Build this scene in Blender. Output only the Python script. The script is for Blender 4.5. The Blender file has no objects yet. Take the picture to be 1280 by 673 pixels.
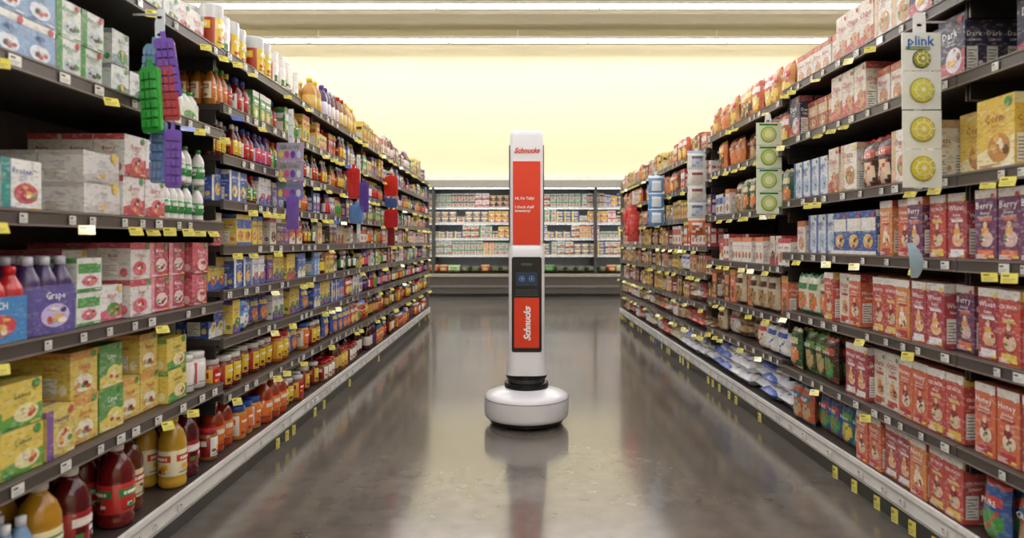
import bpy, bmesh, math, random
import numpy as np
from mathutils import Vector, Matrix
R = random.Random(11)
SC = bpy.context.scene
F_PX = 857.0; H = 0.98; XL = 1.12; XR = 1.294

# ------------------------------------------------------------ colour / materials
def lin(c):
    if isinstance(c, str):
        c = tuple(int(c[i:i+2], 16) for i in (0, 2, 4))
    return tuple(((x/255)/12.92 if x/255 <= .04045 else ((x/255+.055)/1.055)**2.4) for x in c)

def new_mat(name):
    m = bpy.data.materials.new(name); m.use_nodes = True
    nt = m.node_tree
    return m, nt, nt.nodes['Principled BSDF']

def attr_mat(name, rough, coat=0.0, bump=0.0, metal=0.0, vary=0.08, scale=60, printed=0.0, sat=1.0):
    m, nt, b = new_mat(name)
    a = nt.nodes.new('ShaderNodeAttribute'); a.attribute_name = 'Col'
    tc = nt.nodes.new('ShaderNodeTexCoord')
    n = nt.nodes.new('ShaderNodeTexNoise'); n.inputs['Scale'].default_value = scale
    nt.links.new(tc.outputs['Object'], n.inputs['Vector'])
    mr = nt.nodes.new('ShaderNodeMapRange')
    mr.inputs[3].default_value = 1-vary; mr.inputs[4].default_value = 1+vary
    nt.links.new(n.outputs['Fac'], mr.inputs[0])
    mx = nt.nodes.new('ShaderNodeVectorMath'); mx.operation = 'SCALE'
    nt.links.new(a.outputs['Color'], mx.inputs[0]); nt.links.new(mr.outputs[0], mx.inputs['Scale'])
    out = mx.outputs[0]
    if printed:
        mp = nt.nodes.new('ShaderNodeMapping'); mp.inputs['Scale'].default_value = (1, 1, 2.2)
        nt.links.new(tc.outputs['Object'], mp.inputs[0])
        vo = nt.nodes.new('ShaderNodeTexVoronoi'); vo.inputs['Scale'].default_value = 80
        nt.links.new(mp.outputs[0], vo.inputs['Vector'])
        sp = nt.nodes.new('ShaderNodeSeparateColor'); nt.links.new(vo.outputs['Color'], sp.inputs[0])
        for ch, thr, col, fac in (('Red', .82, (.8, .78, .72, 1), printed), ('Green', .84, (.06, .045, .04, 1), printed*.9), ('Blue', .90, (.6, .32, .05, 1), printed*.8)):
            g = nt.nodes.new('ShaderNodeMath'); g.operation = 'GREATER_THAN'; g.inputs[1].default_value = thr
            nt.links.new(sp.outputs[ch], g.inputs[0])
            g2 = nt.nodes.new('ShaderNodeMath'); g2.operation = 'MULTIPLY'; g2.inputs[1].default_value = fac; nt.links.new(g.outputs[0], g2.inputs[0])
            mm = nt.nodes.new('ShaderNodeMixRGB'); mm.inputs[2].default_value = col
            nt.links.new(g2.outputs[0], mm.inputs[0]); nt.links.new(out, mm.inputs[1]); out = mm.outputs[0]
    if sat != 1:
        hs = nt.nodes.new('ShaderNodeHueSaturation'); hs.inputs['Saturation'].default_value = sat
        nt.links.new(out, hs.inputs['Color']); out = hs.outputs[0]
    nt.links.new(out, b.inputs['Base Color'])
    b.inputs['Roughness'].default_value = rough
    b.inputs['Coat Weight'].default_value = coat
    b.inputs['Coat Roughness'].default_value = .08
    b.inputs['Metallic'].default_value = metal
    if bump:
        bn = nt.nodes.new('ShaderNodeBump'); bn.inputs['Strength'].default_value = bump
        bn.inputs['Distance'].default_value = .004
        nt.links.new(n.outputs['Fac'], bn.inputs['Height']); nt.links.new(bn.outputs[0], b.inputs['Normal'])
    return m

M_PAPER = attr_mat('printed_carton', .40, printed=.24, sat=.92)
M_GLOSS = attr_mat('glossy_plastic', .12, coat=.3, vary=.05)
M_FILM = attr_mat('foil_film', .28, coat=.2, bump=.6, scale=45, printed=.12, sat=.95)
M_SHELF = attr_mat('shelf_enamel', .38, vary=.12, scale=12)
MATS = [M_PAPER, M_GLOSS, M_FILM, M_SHELF]

def simple(name, col, rough=.4, metal=0, coat=0, emis=None, es=0, noise=0.04, nscale=8):
    m, nt, b = new_mat(name)
    c = lin(col)
    tc = nt.nodes.new('ShaderNodeTexCoord')
    n = nt.nodes.new('ShaderNodeTexNoise'); n.inputs['Scale'].default_value = nscale
    nt.links.new(tc.outputs['Object'], n.inputs['Vector'])
    cr = nt.nodes.new('ShaderNodeValToRGB')
    cr.color_ramp.elements[0].position = .3; cr.color_ramp.elements[1].position = .7
    cr.color_ramp.elements[0].color = tuple(x*(1-noise) for x in c)+(1,)
    cr.color_ramp.elements[1].color = tuple(min(1, x*(1+noise)) for x in c)+(1,)
    nt.links.new(n.outputs['Fac'], cr.inputs[0]); nt.links.new(cr.outputs[0], b.inputs['Base Color'])
    b.inputs['Roughness'].default_value = rough; b.inputs['Metallic'].default_value = metal
    b.inputs['Coat Weight'].default_value = coat
    if emis:
        b.inputs['Emission Color'].default_value = lin(emis)+(1,); b.inputs['Emission Strength'].default_value = es
    return m

# ------------------------------------------------------------ geometry builder
GL = {}
def load_glyphs():
    for ch in 'ABCDEFGHIJKLMNOPQRSTUVWXYZabcdefghijklmnopqrstuvwxyz0123456789%':
        cu = bpy.data.curves.new('g', 'FONT'); cu.body = ch; cu.size = 1; cu.resolution_u = 1; cu.offset = .012
        ob = bpy.data.objects.new('g', cu); SC.collection.objects.link(ob)
        bpy.context.view_layer.update()
        me = ob.to_mesh()
        V = [(v.co.x, v.co.y) for v in me.vertices]
        F = [tuple(p.vertices) for p in me.polygons]
        if F:
            a = F[0]; p = [V[i] for i in a[:3]]
            s = (p[1][0]-p[0][0])*(p[2][1]-p[0][1])-(p[1][1]-p[0][1])*(p[2][0]-p[0][0])
            if s < 0: F = [tuple(reversed(f)) for f in F]
        x0 = min(v[0] for v in V); x1 = max(v[0] for v in V)
        GL[ch] = ([(v[0]-x0, v[1]) for v in V], F, x1-x0)
        ob.to_mesh_clear()
        bpy.data.objects.remove(ob); bpy.data.curves.remove(cu)
load_glyphs()

class P:
    def __init__(s): s.V = []; s.F = []; s.C = []; s.M = []; s.S = []
    def face(s, pts, col, m=0, sm=False):
        n = len(s.V); s.V.extend(pts); s.F.append(tuple(range(n, n+len(pts)))); s.C.append(lin(col) if not isinstance(col[0], float) else col); s.M.append(m); s.S.append(sm)
    def raw(s, V, F, C, m=0, sm=False):
        n = len(s.V); s.V.extend(V)
        for f, c in zip(F, C):
            s.F.append(tuple(i+n for i in f)); s.C.append(c); s.M.append(m); s.S.append(sm)
    def box(s, x0, x1, y0, y1, z0, z1, col, m=0, top=None, side=None):
        c = lin(col); t = lin(top) if top else c; sd = lin(side) if side else c
        V = [(x0,y0,z0),(x1,y0,z0),(x1,y1,z0),(x0,y1,z0),(x0,y0,z1),(x1,y0,z1),(x1,y1,z1),(x0,y1,z1)]
        F = [(0,3,2,1),(4,5,6,7),(0,1,5,4),(1,2,6,5),(2,3,7,6),(3,0,4,7)]
        s.raw(V, F, [c, t, c, sd, c, sd], m)
    def rect(s, x0, x1, z0, z1, y, col, m=0):
        s.face([(x0,y,z0),(x1,y,z0),(x1,y,z1),(x0,y,z1)], col, m)
    def ell(s, cx, cz, rx, rz, y, col, n=14, m=0):
        s.face([(cx+rx*math.cos(2*math.pi*k/n), y, cz+rz*math.sin(2*math.pi*k/n)) for k in range(n)], col, m)
    def text(s, t, cx, cz, y, h, col, maxw, m=0, shear=0):
        adv = []; x = 0
        for ch in t:
            if ch == ' ' or ch not in GL: adv.append(None); x += .3; continue
            adv.append(x); x += GL[ch][2]+.09
        if x <= 0: return
        sc = min(h/.72, maxw/x); off = cx-x*sc/2; c = lin(col)
        for ch, a in zip(t, adv):
            if a is None: continue
            V, F, w = GL[ch]
            s.raw([(off+(a+v[0]+shear*v[1])*sc, y, cz+(v[1]-.36)*sc) for v in V], F, [c]*len(F), m)
    def lathe(s, prof, segs, n=14, cx=0, cy=0, m=1):
        V = []
        for (r, z) in prof:
            for k in range(n):
                a = 2*math.pi*(k+.5)/n-math.pi/2
                V.append((cx+r*math.cos(a), cy+r*math.sin(a), z))
        b = len(s.V); s.V.extend(V)
        for i in range(len(prof)-1):
            sg = segs[i]
            for k in range(n):
                k2 = (k+1) % n
                ang = 2*math.pi*(k+1)/n
                front = math.cos(ang) > .62
                col = sg[0] if not front or len(sg) < 2 else sg[1]
                s.F.append((b+i*n+k, b+i*n+k2, b+(i+1)*n+k2, b+(i+1)*n+k))
                s.C.append(lin(col)); s.M.append(m); s.S.append(True)
    def merge(s, o, mat):
        n = len(s.V)
        s.V.extend([tuple(mat @ Vector(v)) for v in o.V])
        s.F.extend([tuple(i+n for i in f) for f in o.F]); s.C += o.C; s.M += o.M; s.S += o.S
    def arr(s):
        L = np.array([i for f in s.F for i in f], dtype=np.int32)
        T = np.array([len(f) for f in s.F], dtype=np.int32)
        return (np.array(s.V, dtype=np.float64).reshape(-1, 3), L, T, np.array(s.C, dtype=np.float32).reshape(-1, 3), np.array(s.M, dtype=np.int32), np.array(s.S, dtype=bool))

class Build:
    def __init__(s): s.p = []; s.nv = 0
    def add(s, a, ang=0, loc=(0, 0, 0), scale=(1, 1, 1), tilt=0):
        V = a[0]*np.array(scale)
        if tilt:
            c, t = math.cos(tilt), math.sin(tilt)
            V = V @ np.array([[1,0,0],[0,c,-t],[0,t,c]]).T
        c, t = math.cos(ang), math.sin(ang)
        V = V @ np.array([[c,-t,0],[t,c,0],[0,0,1]]).T + np.array(loc)
        s.p.append((V, a[1]+s.nv, a[2], a[3], a[4], a[5])); s.nv += len(V)
    def obj(s, name, parent=None):
        if not s.p: return None
        V = np.concatenate([q[0] for q in s.p]); L = np.concatenate([q[1] for q in s.p]); T = np.concatenate([q[2] for q in s.p])
        C = np.concatenate([q[3] for q in s.p]); Mi = np.concatenate([q[4] for q in s.p]); S = np.concatenate([q[5] for q in s.p])
        me = bpy.data.meshes.new(name)
        me.vertices.add(len(V)); me.vertices.foreach_set('co', V.astype(np.float32).ravel())
        me.loops.add(len(L)); me.loops.foreach_set('vertex_index', L.astype(np.int32))
        me.polygons.add(len(T))
        st = np.concatenate([[0], np.cumsum(T)[:-1]]).astype(np.int32)
        me.polygons.foreach_set('loop_start', st)
        me.polygons.foreach_set('material_index', Mi.astype(np.int32))
        me.update(calc_edges=True)
        me.polygons.foreach_set('use_smooth', S)
        ca = me.color_attributes.new('Col', 'FLOAT_COLOR', 'CORNER')
        cc = np.ones((len(L), 4), dtype=np.float32); cc[:, :3] = np.repeat(C, T, axis=0)
        ca.data.foreach_set('color', cc.ravel())
        for m in MATS: me.materials.append(m)
        ob = bpy.data.objects.new(name, me); SC.collection.objects.link(ob)
        if parent: ob.parent = parent
        return ob

def single(p, name):
    b = Build(); b.add(p.arr()); return b.obj(name)

# ------------------------------------------------------------ products
WORDS = ['FRESH','CRISP','Juice','OATS','Gold','SNACK','Berry','Apple','CEREAL','CRUNCH','Nutty','LEMON','Sweet','FARM','Honey','PURE','Daily','Fruit','SUNNY','Kitchen','Wheat','Grain','PUNCH','Valley']
def picture(p, cx, cz, rx, rz, y, pic, acc):
    p.ell(cx, cz, rx, rz, y, pic, 16)
    for k in range(6):
        a = R.uniform(0, 6.28); q = R.uniform(.2, .75)
        p.ell(cx+rx*q*math.cos(a), cz+rz*q*math.sin(a), rx*R.uniform(.16, .36), rz*R.uniform(.16, .36), y-.0003*(k+1), R.choice([acc, 'f4ead0', '6a3a20', 'c83a2a', '5a9a3a', 'e8b040', pic]), 8)

def deco(w, h, base, acc, txt, pic, style, word, det, rr):
    p = P(); e = .0006
    rz = min(h*.2, w*.38)
    if style == 0:
        p.rect(-w/2, w/2, h*.82, h, -e, acc)
        cx, cz = R.uniform(-.06,.06)*w, h*.30; rx = w*.34; tz = .66
    elif style == 1:
        p.face([(-w/2,-e,0),(w/2,-e,0),(w/2,-e,h*.45),(-w/2,-e,h*.25)], acc)
        cx, cz = w*.1, h*.30; rx = w*.3; tz = .72
    elif style == 2:
        p.rect(-w*.46, w*.46, h*.55, h*.84, -e, acc)
        p.rect(-w/2, w/2, 0, h*.1, -e, acc)
        cx, cz = 0, h*.32; rx = w*.32; rz = min(h*.16, w*.3); tz = .7
    elif style == 3:
        p.rect(-w/2, -w*.27, 0, h, -e, acc)
        cx, cz = w*.1, h*.35; rx = w*.3; tz = .78
    else:
        p.rect(-w/2, w/2, h*.88, h, -e, 'e8e4dc')
        p.rect(-w*.36, w*.36, h*.04, h*.15, -e, acc)
        p.rect(-w*.30, w*.30, h*.56, h*.60, -e, acc)
        cx, cz = w*.05, h*.30; rx = w*.30; rz = h*.11; tz = .78
    if det:
        picture(p, cx, cz, rx, rz, -2*e, pic, acc)
        if style == 4:
            p.ell(0, h*.50, w*.10, h*.05, -3*e, 'e8c8a8', 10)
            p.rect(-w*.16, w*.16, h*.38, h*.46, -3*e, R.choice(['f0ece4', '8a2020', 'e0a030']))
        if det > 1 or style != 2: p.text(word, 0, h*tz, -6*e, h*.12, txt, w*.8)
        p.text(R.choice(WORDS), w*.02, h*(tz-.11), -6*e, h*.045, txt, w*.6)
        if det > 1:
            p.text(R.choice(WORDS)+' '+R.choice(WORDS), 0, h*(tz-.165), -6*e, h*.03, txt, w*.7)
            for k in range(3): p.rect(-w*.42, w*R.uniform(-.2,.2), h*(.03+.022*k), h*(.04+.022*k), -5*e, txt)
            p.ell(w*.34, h*.90, w*.09, w*.09, -4*e, R.choice(['f2cf2c','3f9a3c','c8202a','f0efe9']), 10)
            p.rect(w*.18, w*.43, h*.04, h*.075, -5*e, R.choice(['f2cf2c','f0efe9',acc]))
    else:
        p.ell(cx, cz, rx, rz, -2*e, pic, 10)
        p.ell(cx+rx*.2, cz-rz*.1, rx*.45, rz*.5, -3*e, acc, 8)
        p.rect(-w*.36, w*.36, h*(tz-.04), h*(tz+.05), -4*e, txt)
        p.rect(-w*.25, w*.25, h*(tz-.1), h*(tz-.07), -4*e, txt)
    return p

def mk_box(w, h, d, base, acc, txt, pic, style=0, word=None, det=1):
    word = word or R.choice(WORDS)
    p = P(); p.box(-w/2, w/2, 0, d, 0, h, base, 0)
    p.merge(deco(w, h, base, acc, txt, pic, style, word, det, R), Matrix.Identity(4))
    for sgn in (-1, 1):
        sd = P(); e = .0006
        if det:
            sd.rect(-d/2, d/2, h*.86, h, -e, acc)
            sd.rect(-d*.40, d*.15, h*.08, h*.46, -e, 'f0ede4')
            for k in range(7): sd.rect(-d*.36, d*(.1-.1*(k%3)), h*(.11+.047*k), h*(.122+.047*k), -2*e, '3a3632')
            sd.ell(d*.3, h*.2, d*.12, d*.14, -e, pic, 10)
            sd.text(word, 0, h*.66, -2*e, h*.09, txt, d*.8)
            sd.text(R.choice(WORDS), 0, h*.56, -2*e, h*.045, txt, d*.6)
        else:
            sd.rect(-d*.35, d*.35, h*.15, h*.5, -e, 'e8e4da')
            sd.rect(-d*.35, d*.35, h*.62, h*.75, -e, txt)
        mt = Matrix.Translation((sgn*w/2, d/2, 0)) @ Matrix.Rotation(sgn*math.pi/2, 4, 'Z')
        p.merge(sd, mt)
    p.box(-w/2, w/2, d*.46, d*.54, h, h+.0008, acc, 0)
    return dict(a=p.arr(), w=w, h=h, d=d, kind='boxed_groceries')

def mk_lathe(kind, h, r, liq, lab, cap, acc, word=None, det=1, form='juice'):
    p = P(); L = (liq,)
    if form == 'juice':
        pr = [(0,0),(.88,0),(1,.03),(1,.10),(.95,.12),(.985,.14),(.985,.17),(1.01,.18),(1.01,.50),(.96,.51),(1,.56),(.97,.64),(.74,.76),(.46,.83),(.34,.87),(.36,.875),(.42,.88),(.42,.965),(.38,.98),(0,.98)]
        sg = [L,L,L,L,L,L,(lab,),(lab,),(lab,),L,L,L,L,L,L,(cap,),(cap,),(cap,),(cap,)]
    elif form == 'sauce':
        pr = [(0,0),(.9,0),(1,.03),(1,.14),(1.02,.15),(1.02,.55),(1,.56),(1,.62),(.6,.76),(.42,.84),(.42,.86),(.46,.86),(.46,.98),(.38,1),(0,1)]
        sg = [L,L,L,L,(lab,acc),L,L,L,L,L,(cap,),(cap,),(cap,),(cap,)]
    elif form == 'jar':
        pr = [(0,0),(.9,0),(1,.04),(1,.12),(1.02,.13),(1.02,.72),(1,.73),(.97,.8),(.84,.83),(.9,.83),(.92,.97),(.87,1),(0,1)]
        sg = [L,L,L,L,(lab,acc),L,L,L,(cap,),(cap,),(cap,),(cap,)]
    else:
        pr = [(0,0),(.96,0),(1,.03),(1,.05),(1,.7),(1,.95),(1,.97),(.95,1),(.9,.98),(0,.98)]
        sg = [('b8b8b8',),('b8b8b8',),(lab,),(lab,acc),(cap,),('c8c8c8',),('b8b8b8',),('b8b8b8',),('c0c0c0',)]
    pr = [(a*r, b*h) for a, b in pr]
    p.lathe(pr, sg, 18 if det else 10, 0, r)
    if det:
        z0, z1 = (.20, .48) if form == 'juice' else (.18, .52) if form == 'sauce' else (.16, .68)
        rl = r*1.025+.0004
        def cyl(a, z): return (rl*math.sin(a), r-rl*math.cos(a), z)
        def patch(a0, a1, za, zb, col, off=0):
            n = 4
            for k in range(n):
                A = a0+(a1-a0)*k/n; B = a0+(a1-a0)*(k+1)/n
                pts = [cyl(A, za), cyl(B, za), cyl(B, zb), cyl(A, zb)]
                pts = [(x*(1+off), (y-r)*(1+off)+r, z) for x, y, z in pts]
                p.face(pts, col, 1, True)
        for rep in (0, 2.1, -2.1):
            patch(rep-.85, rep+.85, h*(z0+(z1-z0)*.58), h*(z0+(z1-z0)*.90), acc)
            patch(rep-.6, rep+.6, h*(z0+(z1-z0)*.66), h*(z0+(z1-z0)*.80), 'f4f0e4', .006)
            for q in range(4):
                a = rep+R.uniform(-.55, .55); zc = h*(z0+(z1-z0)*R.uniform(.12, .45)); s_ = R.uniform(.12, .26)
                patch(a-s_, a+s_, zc-s_*r*.7, zc+s_*r*.7, R.choice([liq, acc, 'c8202a', 'f2b020', '3a8a3a', cap]), .004*(q+1))
            patch(rep-.7, rep+.5, h*(z0+(z1-z0)*.03), h*(z0+(z1-z0)*.07), '333333', .003)
    return dict(a=p.arr(), w=2.06*r, h=h, d=2.06*r, kind=kind)

def mk_bag(w, h, t, base, acc, txt, pic, word=None, det=1, sack=False):
    p = P(); nx, nz = (9, 13) if det else (5, 7)
    cb, ca, cp, ct = lin(base), lin(acc), lin(pic), lin(txt)
    sd = R.random()*10
    for side in (-1, 1):
        V = []; F = []; C = []
        for j in range(nz+1):
            b = j/nz*2-1
            for i in range(nx+1):
                a = i/nx*2-1
                bl = max(0, (1-abs(a)**3)*(1-abs(b)**(5 if b < 0 else 3)))**.6
                x = a*w/2*(1-.10*(1-b*b)*.3-.05*math.sin(b*5+sd)*abs(a))
                th = t/2*bl*(1+.12*math.sin(a*6+sd*3+b*4)) + .001
                z = (b+1)/2*h + .004*math.sin(a*7+sd)*(b > .8)
                V.append((x, t/2+side*th, z))
        for j in range(nz):
            for i in range(nx):
                q = (j*(nx+1)+i, j*(nx+1)+i+1, (j+1)*(nx+1)+i+1, (j+1)*(nx+1)+i)
                F.append(q if side < 0 else q[::-1])
                a = (i+.5)/nx*2-1; b = (j+.5)/nz
                if b > .9: c = ca
                elif ((a/.75)**2+((b-.33)/.24)**2) < 1: c = cp if (i*7+j*3) % 5 else ca
                elif .58 < b < .76 and abs(a) < .75: c = ct if not det else ca
                elif b < .07: c = ca
                else: c = cb
                C.append(c)
        p.raw(V, F, C, 2, True)
    if det: p.text(word or R.choice(WORDS), 0, h*.665, -.004-t*.03, h*.1, txt, w*.62)
    if sack:
        q = P(); q.merge(p, Matrix.Translation((0, 0, t)) @ Matrix.Rotation(-math.pi/2, 4, 'X'))
        return dict(a=q.arr(), w=w*.98, h=t*.9, d=h, kind='bagged_groceries')
    return dict(a=p.arr(), w=w*.97, h=h, d=t, kind='bagged_groceries')

def mk_multi(nx, ny, r, h, liq, lab, cap, band, acc, word='WATER', det=1, bandh=.6):
    p = P(); w = nx*2*r; d = ny*2*r
    for i in range(nx):
        for j in range(ny):
            q = P(); L = (liq,)
            pr = [(0,0),(.95,0),(1,.05),(1,.62),(.9,.72),(.45,.86),(.4,.88),(.46,.88),(.46,.99),(0,1)]
            q.lathe([(a*r, b*h) for a, b in pr], [L,L,(lab,),L,L,L,(cap,),(cap,),(cap,)], 12)
            p.merge(q, Matrix.Translation((-w/2+r+i*2*r, r+j*2*r, 0)))
    z1 = h*bandh; e = .001; c = .012
    pts = [(-w/2+c,-e),(w/2-c,-e),(w/2+e,c),(w/2+e,d-c),(w/2-c,d+e),(-w/2+c,d+e),(-w/2-e,d-c),(-w/2-e,c)]
    V = [(x,y,0) for x, y in pts]+[(x,y,z1) for x, y in pts]
    F = [(k,(k+1)%8,8+(k+1)%8,8+k) for k in range(8)]
    p.raw(V, F, [lin(band)]*8, 2, False)
    picture(p, 0, z1*.38, w*.3, z1*.26, -.002, acc, liq); p.text(word, 0, z1*.82, -.004, z1*.16, 'ffffff', w*.7)
    for s in (-1, 1):
        q = P(); picture(q, 0, z1*.38, d*.28, z1*.25, -.002, acc, liq); q.text(word, 0, z1*.82, -.004, z1*.15, 'ffffff', d*.75)
        p.merge(q, Matrix.Translation((s*w/2, d/2, 0)) @ Matrix.Rotation(s*math.pi/2, 4, 'Z'))
    return dict(a=p.arr(), w=w+.003, h=h, d=d+.003, kind='beverage_multipacks')

BX = lambda w,h,d,b,a,t,p,s=0,word=None,det=1: mk_box(w,h,d,b,a,t,p,s,word,det)
JB = lambda h,r,l,la,c,a,f='juice',det=1: mk_lathe('bottled_groceries',h,r,l,la,c,a,None,det,f)
JR = lambda h,r,l,la,c,a,f='jar',det=1: mk_lathe('jarred_groceries' if f=='jar' else 'canned_groceries',h,r,l,la,c,a,None,det,f)
BG = lambda w,h,t,b,a,tx,p,sack=False,det=1: mk_bag(w,h,t,b,a,tx,p,None,det,sack)

BUILD = {}
def bget(side, kind):
    return BUILD.setdefault((side, kind), Build())

def place(side, sku, X, Y, Z, ja=0, zs=1):
    ang = {'L': math.pi/2, 'R': -math.pi/2, 'B': 0}[side]+ja
    bget(side, sku['kind']).add(sku['a'], ang, (X, Y, Z), (1, 1, zs))

def fill(side, y0, y1, z, clear, seq, pool, rows=3, maxdepth=.4):
    y = y0+.012; seq = list(seq); z += .0015
    while y < y1-.03:
        if seq: sku, nf, st = seq.pop(0)
        else: sku = R.choice(pool); nf = R.choice([1,2,2,3]) if sku['w'] < .1 else R.choice([1,1,2]); st = 9
        w = sku['w']+.003
        zs = 1
        if sku['h'] > clear*.95: zs = clear*.95/sku['h']
        hh = sku['h']*zs
        ns = max(1, min(st, int(clear*.97//hh), 3))
        if sku['kind'] in ('bottled_groceries', 'jarred_groceries') and hh > .13: ns = 1
        push = R.choice([0,0,0,.01,.02,.035])
        for k in range(nf):
            if y+w > y1-.008: y = y1; break
            fr = 1 if (R.random() < .08 and rows > 1) else 0
            cut = 1 if (ns > 1 and R.random() < .15) else 0
            for r_ in range(rows):
                v = .012+push+r_*(sku['d']+.003)
                if v+sku['d'] > maxdepth+.04: break
                if r_ < fr and sku['d'] < .25: continue
                for s_ in range(ns-(cut if r_ == 0 else 0)):
                    ja = R.uniform(-.04, .04); jv = R.uniform(0, .006)
                    Y = y+w/2+R.uniform(-.001, .001)
                    X = (-XL-v-jv) if side == 'L' else (XR+v+jv)
                    place(side, sku, X, Y, z+s_*(hh+.001), ja, zs)
            y += w
        y += R.uniform(.002, .012)

# ---- SKU pools
BL='2456b4'; WH='eceae4'; RD='c2222c'; PK='dc5070'; GN='429640'; YE='e8c838'; PU='623e94'; OR='e0742c'; BR='52301e'; TN='c09a64'; TL='2e949a'; DK='2a201c'; LB='90b8de'
def rbox(cols, wr=(.05,.10), hr=(.13,.19), dr=(.04,.09), n=6, det=1, styles=(0,1,2,3)):
    out = []
    for k in range(n):
        b, a, t, p = R.choice(cols)
        out.append(BX(R.uniform(*wr), R.uniform(*hr), R.uniform(*dr), b, a, t, p, R.choice(styles), None, det))
    return out

c_mix = [(BL,WH,'ffffff',RD),(RD,YE,'ffffff',OR),(GN,WH,'ffffff',YE),(PU,YE,'ffffff',PK),(WH,RD,RD,BR),(YE,RD,RD,GN),(BR,WH,'ffffff',TN),(TL,WH,'ffffff',YE),(WH,BL,BL,OR),(DK,YE,'e0d8c0',RD),(LB,BL,BL,WH),(YE,BL,BL,OR)]
c_blue = [(BL,WH,'ffffff',YE),('3a70b8',WH,'ffffff',RD),(LB,BL,BL,PK),(PU,WH,'ffffff',LB),(WH,BL,BL,RD),(TL,YE,'ffffff',PU),(WH,PU,PU,GN),(YE,PU,PU,GN)]
c_warm = [(RD,WH,'ffffff',TN),(OR,WH,'ffffff',BR),(WH,RD,RD,TN),('a03c2a',YE,'ffffff',TN),('c8a878',RD,RD,BR),(BR,YE,'ffffff',OR),(WH,OR,'a03820',TN),('6a3a26',WH,'f0e0c0',RD),(DK,OR,'e8d8b0',TN),(YE,BR,BR,OR)]
c_rw = [(WH,RD,RD,TN),('e0dacc',RD,RD,BR),(RD,WH,'ffffff',YE),(WH,OR,RD,OR),('d8d0be','a03828',RD,OR)]
c_cer = [(WH,OR,'a84a28',TN),('d8ccb4',RD,RD,BR),('dfd8c6',BR,BR,OR),(WH,BL,BL,TN)]

def bottles(dets=1):
    o = []
    for l, la, c, a in [('3a1c10','d8c8a0',YE,RD),('6a2a12','e8e0d0',RD,GN),('5a1512','b8342a','f0f0f0',YE),('a06018','e8e0c0',GN,OR),('2a1810','2f7a3a','e0c020','f0f0e0'),('701c18','e8e8e8',BL,RD),('4a2a60','d8d0e8',PU,PK),('b8963c','e0e0d8','c83020',GN)]:
        o.append(JB(R.uniform(.13,.19), R.uniform(.020,.029), l, la, c, a, 'sauce', dets))
    return o
near_bot = bottles(1); far_bot = bottles(0)
dark_bot = [JB(.21,.032,'2a120c','7a1c18','e8d8b0','d8a040','sauce',0),JB(.2,.032,'1c100c','3a2418',RD,'e8e0c0','sauce',0),JB(.22,.035,'5a3010','c8a058','2a2a2a',RD,'juice',0),JB(.2,.033,'3a1420','502a60',PU,'e0d0e0','juice',0),JB(.2,.033,'4a1010','e0d8d0',YE,RD,'juice',0)]
oil_bot = [JB(.25,.042,'b88418','d0a840',YE,RD,'juice',0),JB(.24,.04,'8a5a14','d8c080','b02020',GN,'juice',0),JB(.23,.04,'601820','d8c8c8','e0e0e0',RD,'juice',0),JB(.22,.037,'3a2458','d8d0e0',PU,LB,'juice',0)]
tubs = [JR(.17,.045,RD,RD,WH,'f0ece0','can'),JR(.17,.045,WH,'d84a2a',WH,'ffffff','can'),JR(.18,.045,'902a20','a83a24','c8c8c8',YE,'can')]
jars_o = [JR(.14,.040,'b8601c','d89030',RD,YE,'jar'),JR(.13,.038,'a04a1c','e0b040','e8e8e8',RD,'jar'),JR(.14,.040,'c88a38','e8e0d0',BL,OR,'jar'),JR(.13,.038,'6a1818','b82828',WH,YE,'jar'),JR(.12,.036,'986838','982018',RD,'f0f0e8','jar')]
pouch_m = [BG(.1,.15,.05,BL,YE,'ffffff',OR),BG(.1,.15,.05,RD,WH,'ffffff',YE),BG(.1,.14,.05,'5aa0d8',BL,'ffffff',WH),BG(.1,.15,.05,YE,RD,RD,GN),BG(.1,.15,.05,PU,WH,'ffffff',PK)]
bag_orange = [BG(.13,.2,.06,'d87030',YE,'ffffff',BR,det=1),BG(.13,.2,.06,'cc5424',WH,'ffffff',YE),BG(.13,.19,.06,'7a4022',OR,'ffffff',TN),BG(.12,.19,.06,'c88432',RD,'ffffff',YE),BG(.12,.19,.06,'e08a3c','a04a2a','ffffff',OR)]
bag_green = [BG(.11,.19,.05,'3a4a2a','6a9a3a','ffffff',TN),BG(.11,.19,.05,'2a5a3a','d8c890','ffffff',OR),BG(.11,.18,.05,'e0dcc8','3a8a4a',GN,OR),BG(.11,.19,.05,'4a3426','b84a2a','ffffff',GN)]
bag_teal = [BG(.10,.17,.05,'1f6a8a','6aa43a','ffffff',YE),BG(.10,.17,.05,'2a5aa0','c83a2a','ffffff',GN),BG(.10,.17,.05,'b8542a','2a7a90','ffffff',TN)]
bag_white = [BG(.14,.2,.07,'e8e6e0',BL,BL,WH),BG(.14,.2,.07,WH,RD,RD,'d8d0c0'),BG(.13,.2,.07,'d0c0a0',BR,BR,'a8834a')]
sack_w = [BG(.18,.34,.078,'f8f8f8','3a5ab0','2a4a9a','d0daf0',True),BG(.18,.34,.078,'f8f7f6','e0e0e8','2a4a9a','6a88d0',True),BG(.18,.34,.078,'f6f6f4','4a6ac0',BL,'f0eee8',True)]
sack_b = [BG(.18,.30,.075,'c4b08a','a0784a',BR,'b8935a',True),BG(.18,.30,.075,'d4c8ac',RD,RD,'c0a074',True),BG(.18,.30,.078,'f0ece4','c0b090',GN,'e0d4b4',True)]

pool = dict(
 mix=rbox(c_mix,n=16), blue=rbox(c_blue,n=10), rw=rbox(c_rw,n=7), cer=rbox(c_cer,n=6),
 mixf=rbox(c_mix,(.045,.08),(.1,.16),n=16,det=0), warmf=rbox(c_warm,(.05,.09),(.12,.18),n=14,det=0), rwf=rbox(c_rw,(.05,.10),(.14,.18),n=8,det=0))

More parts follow.
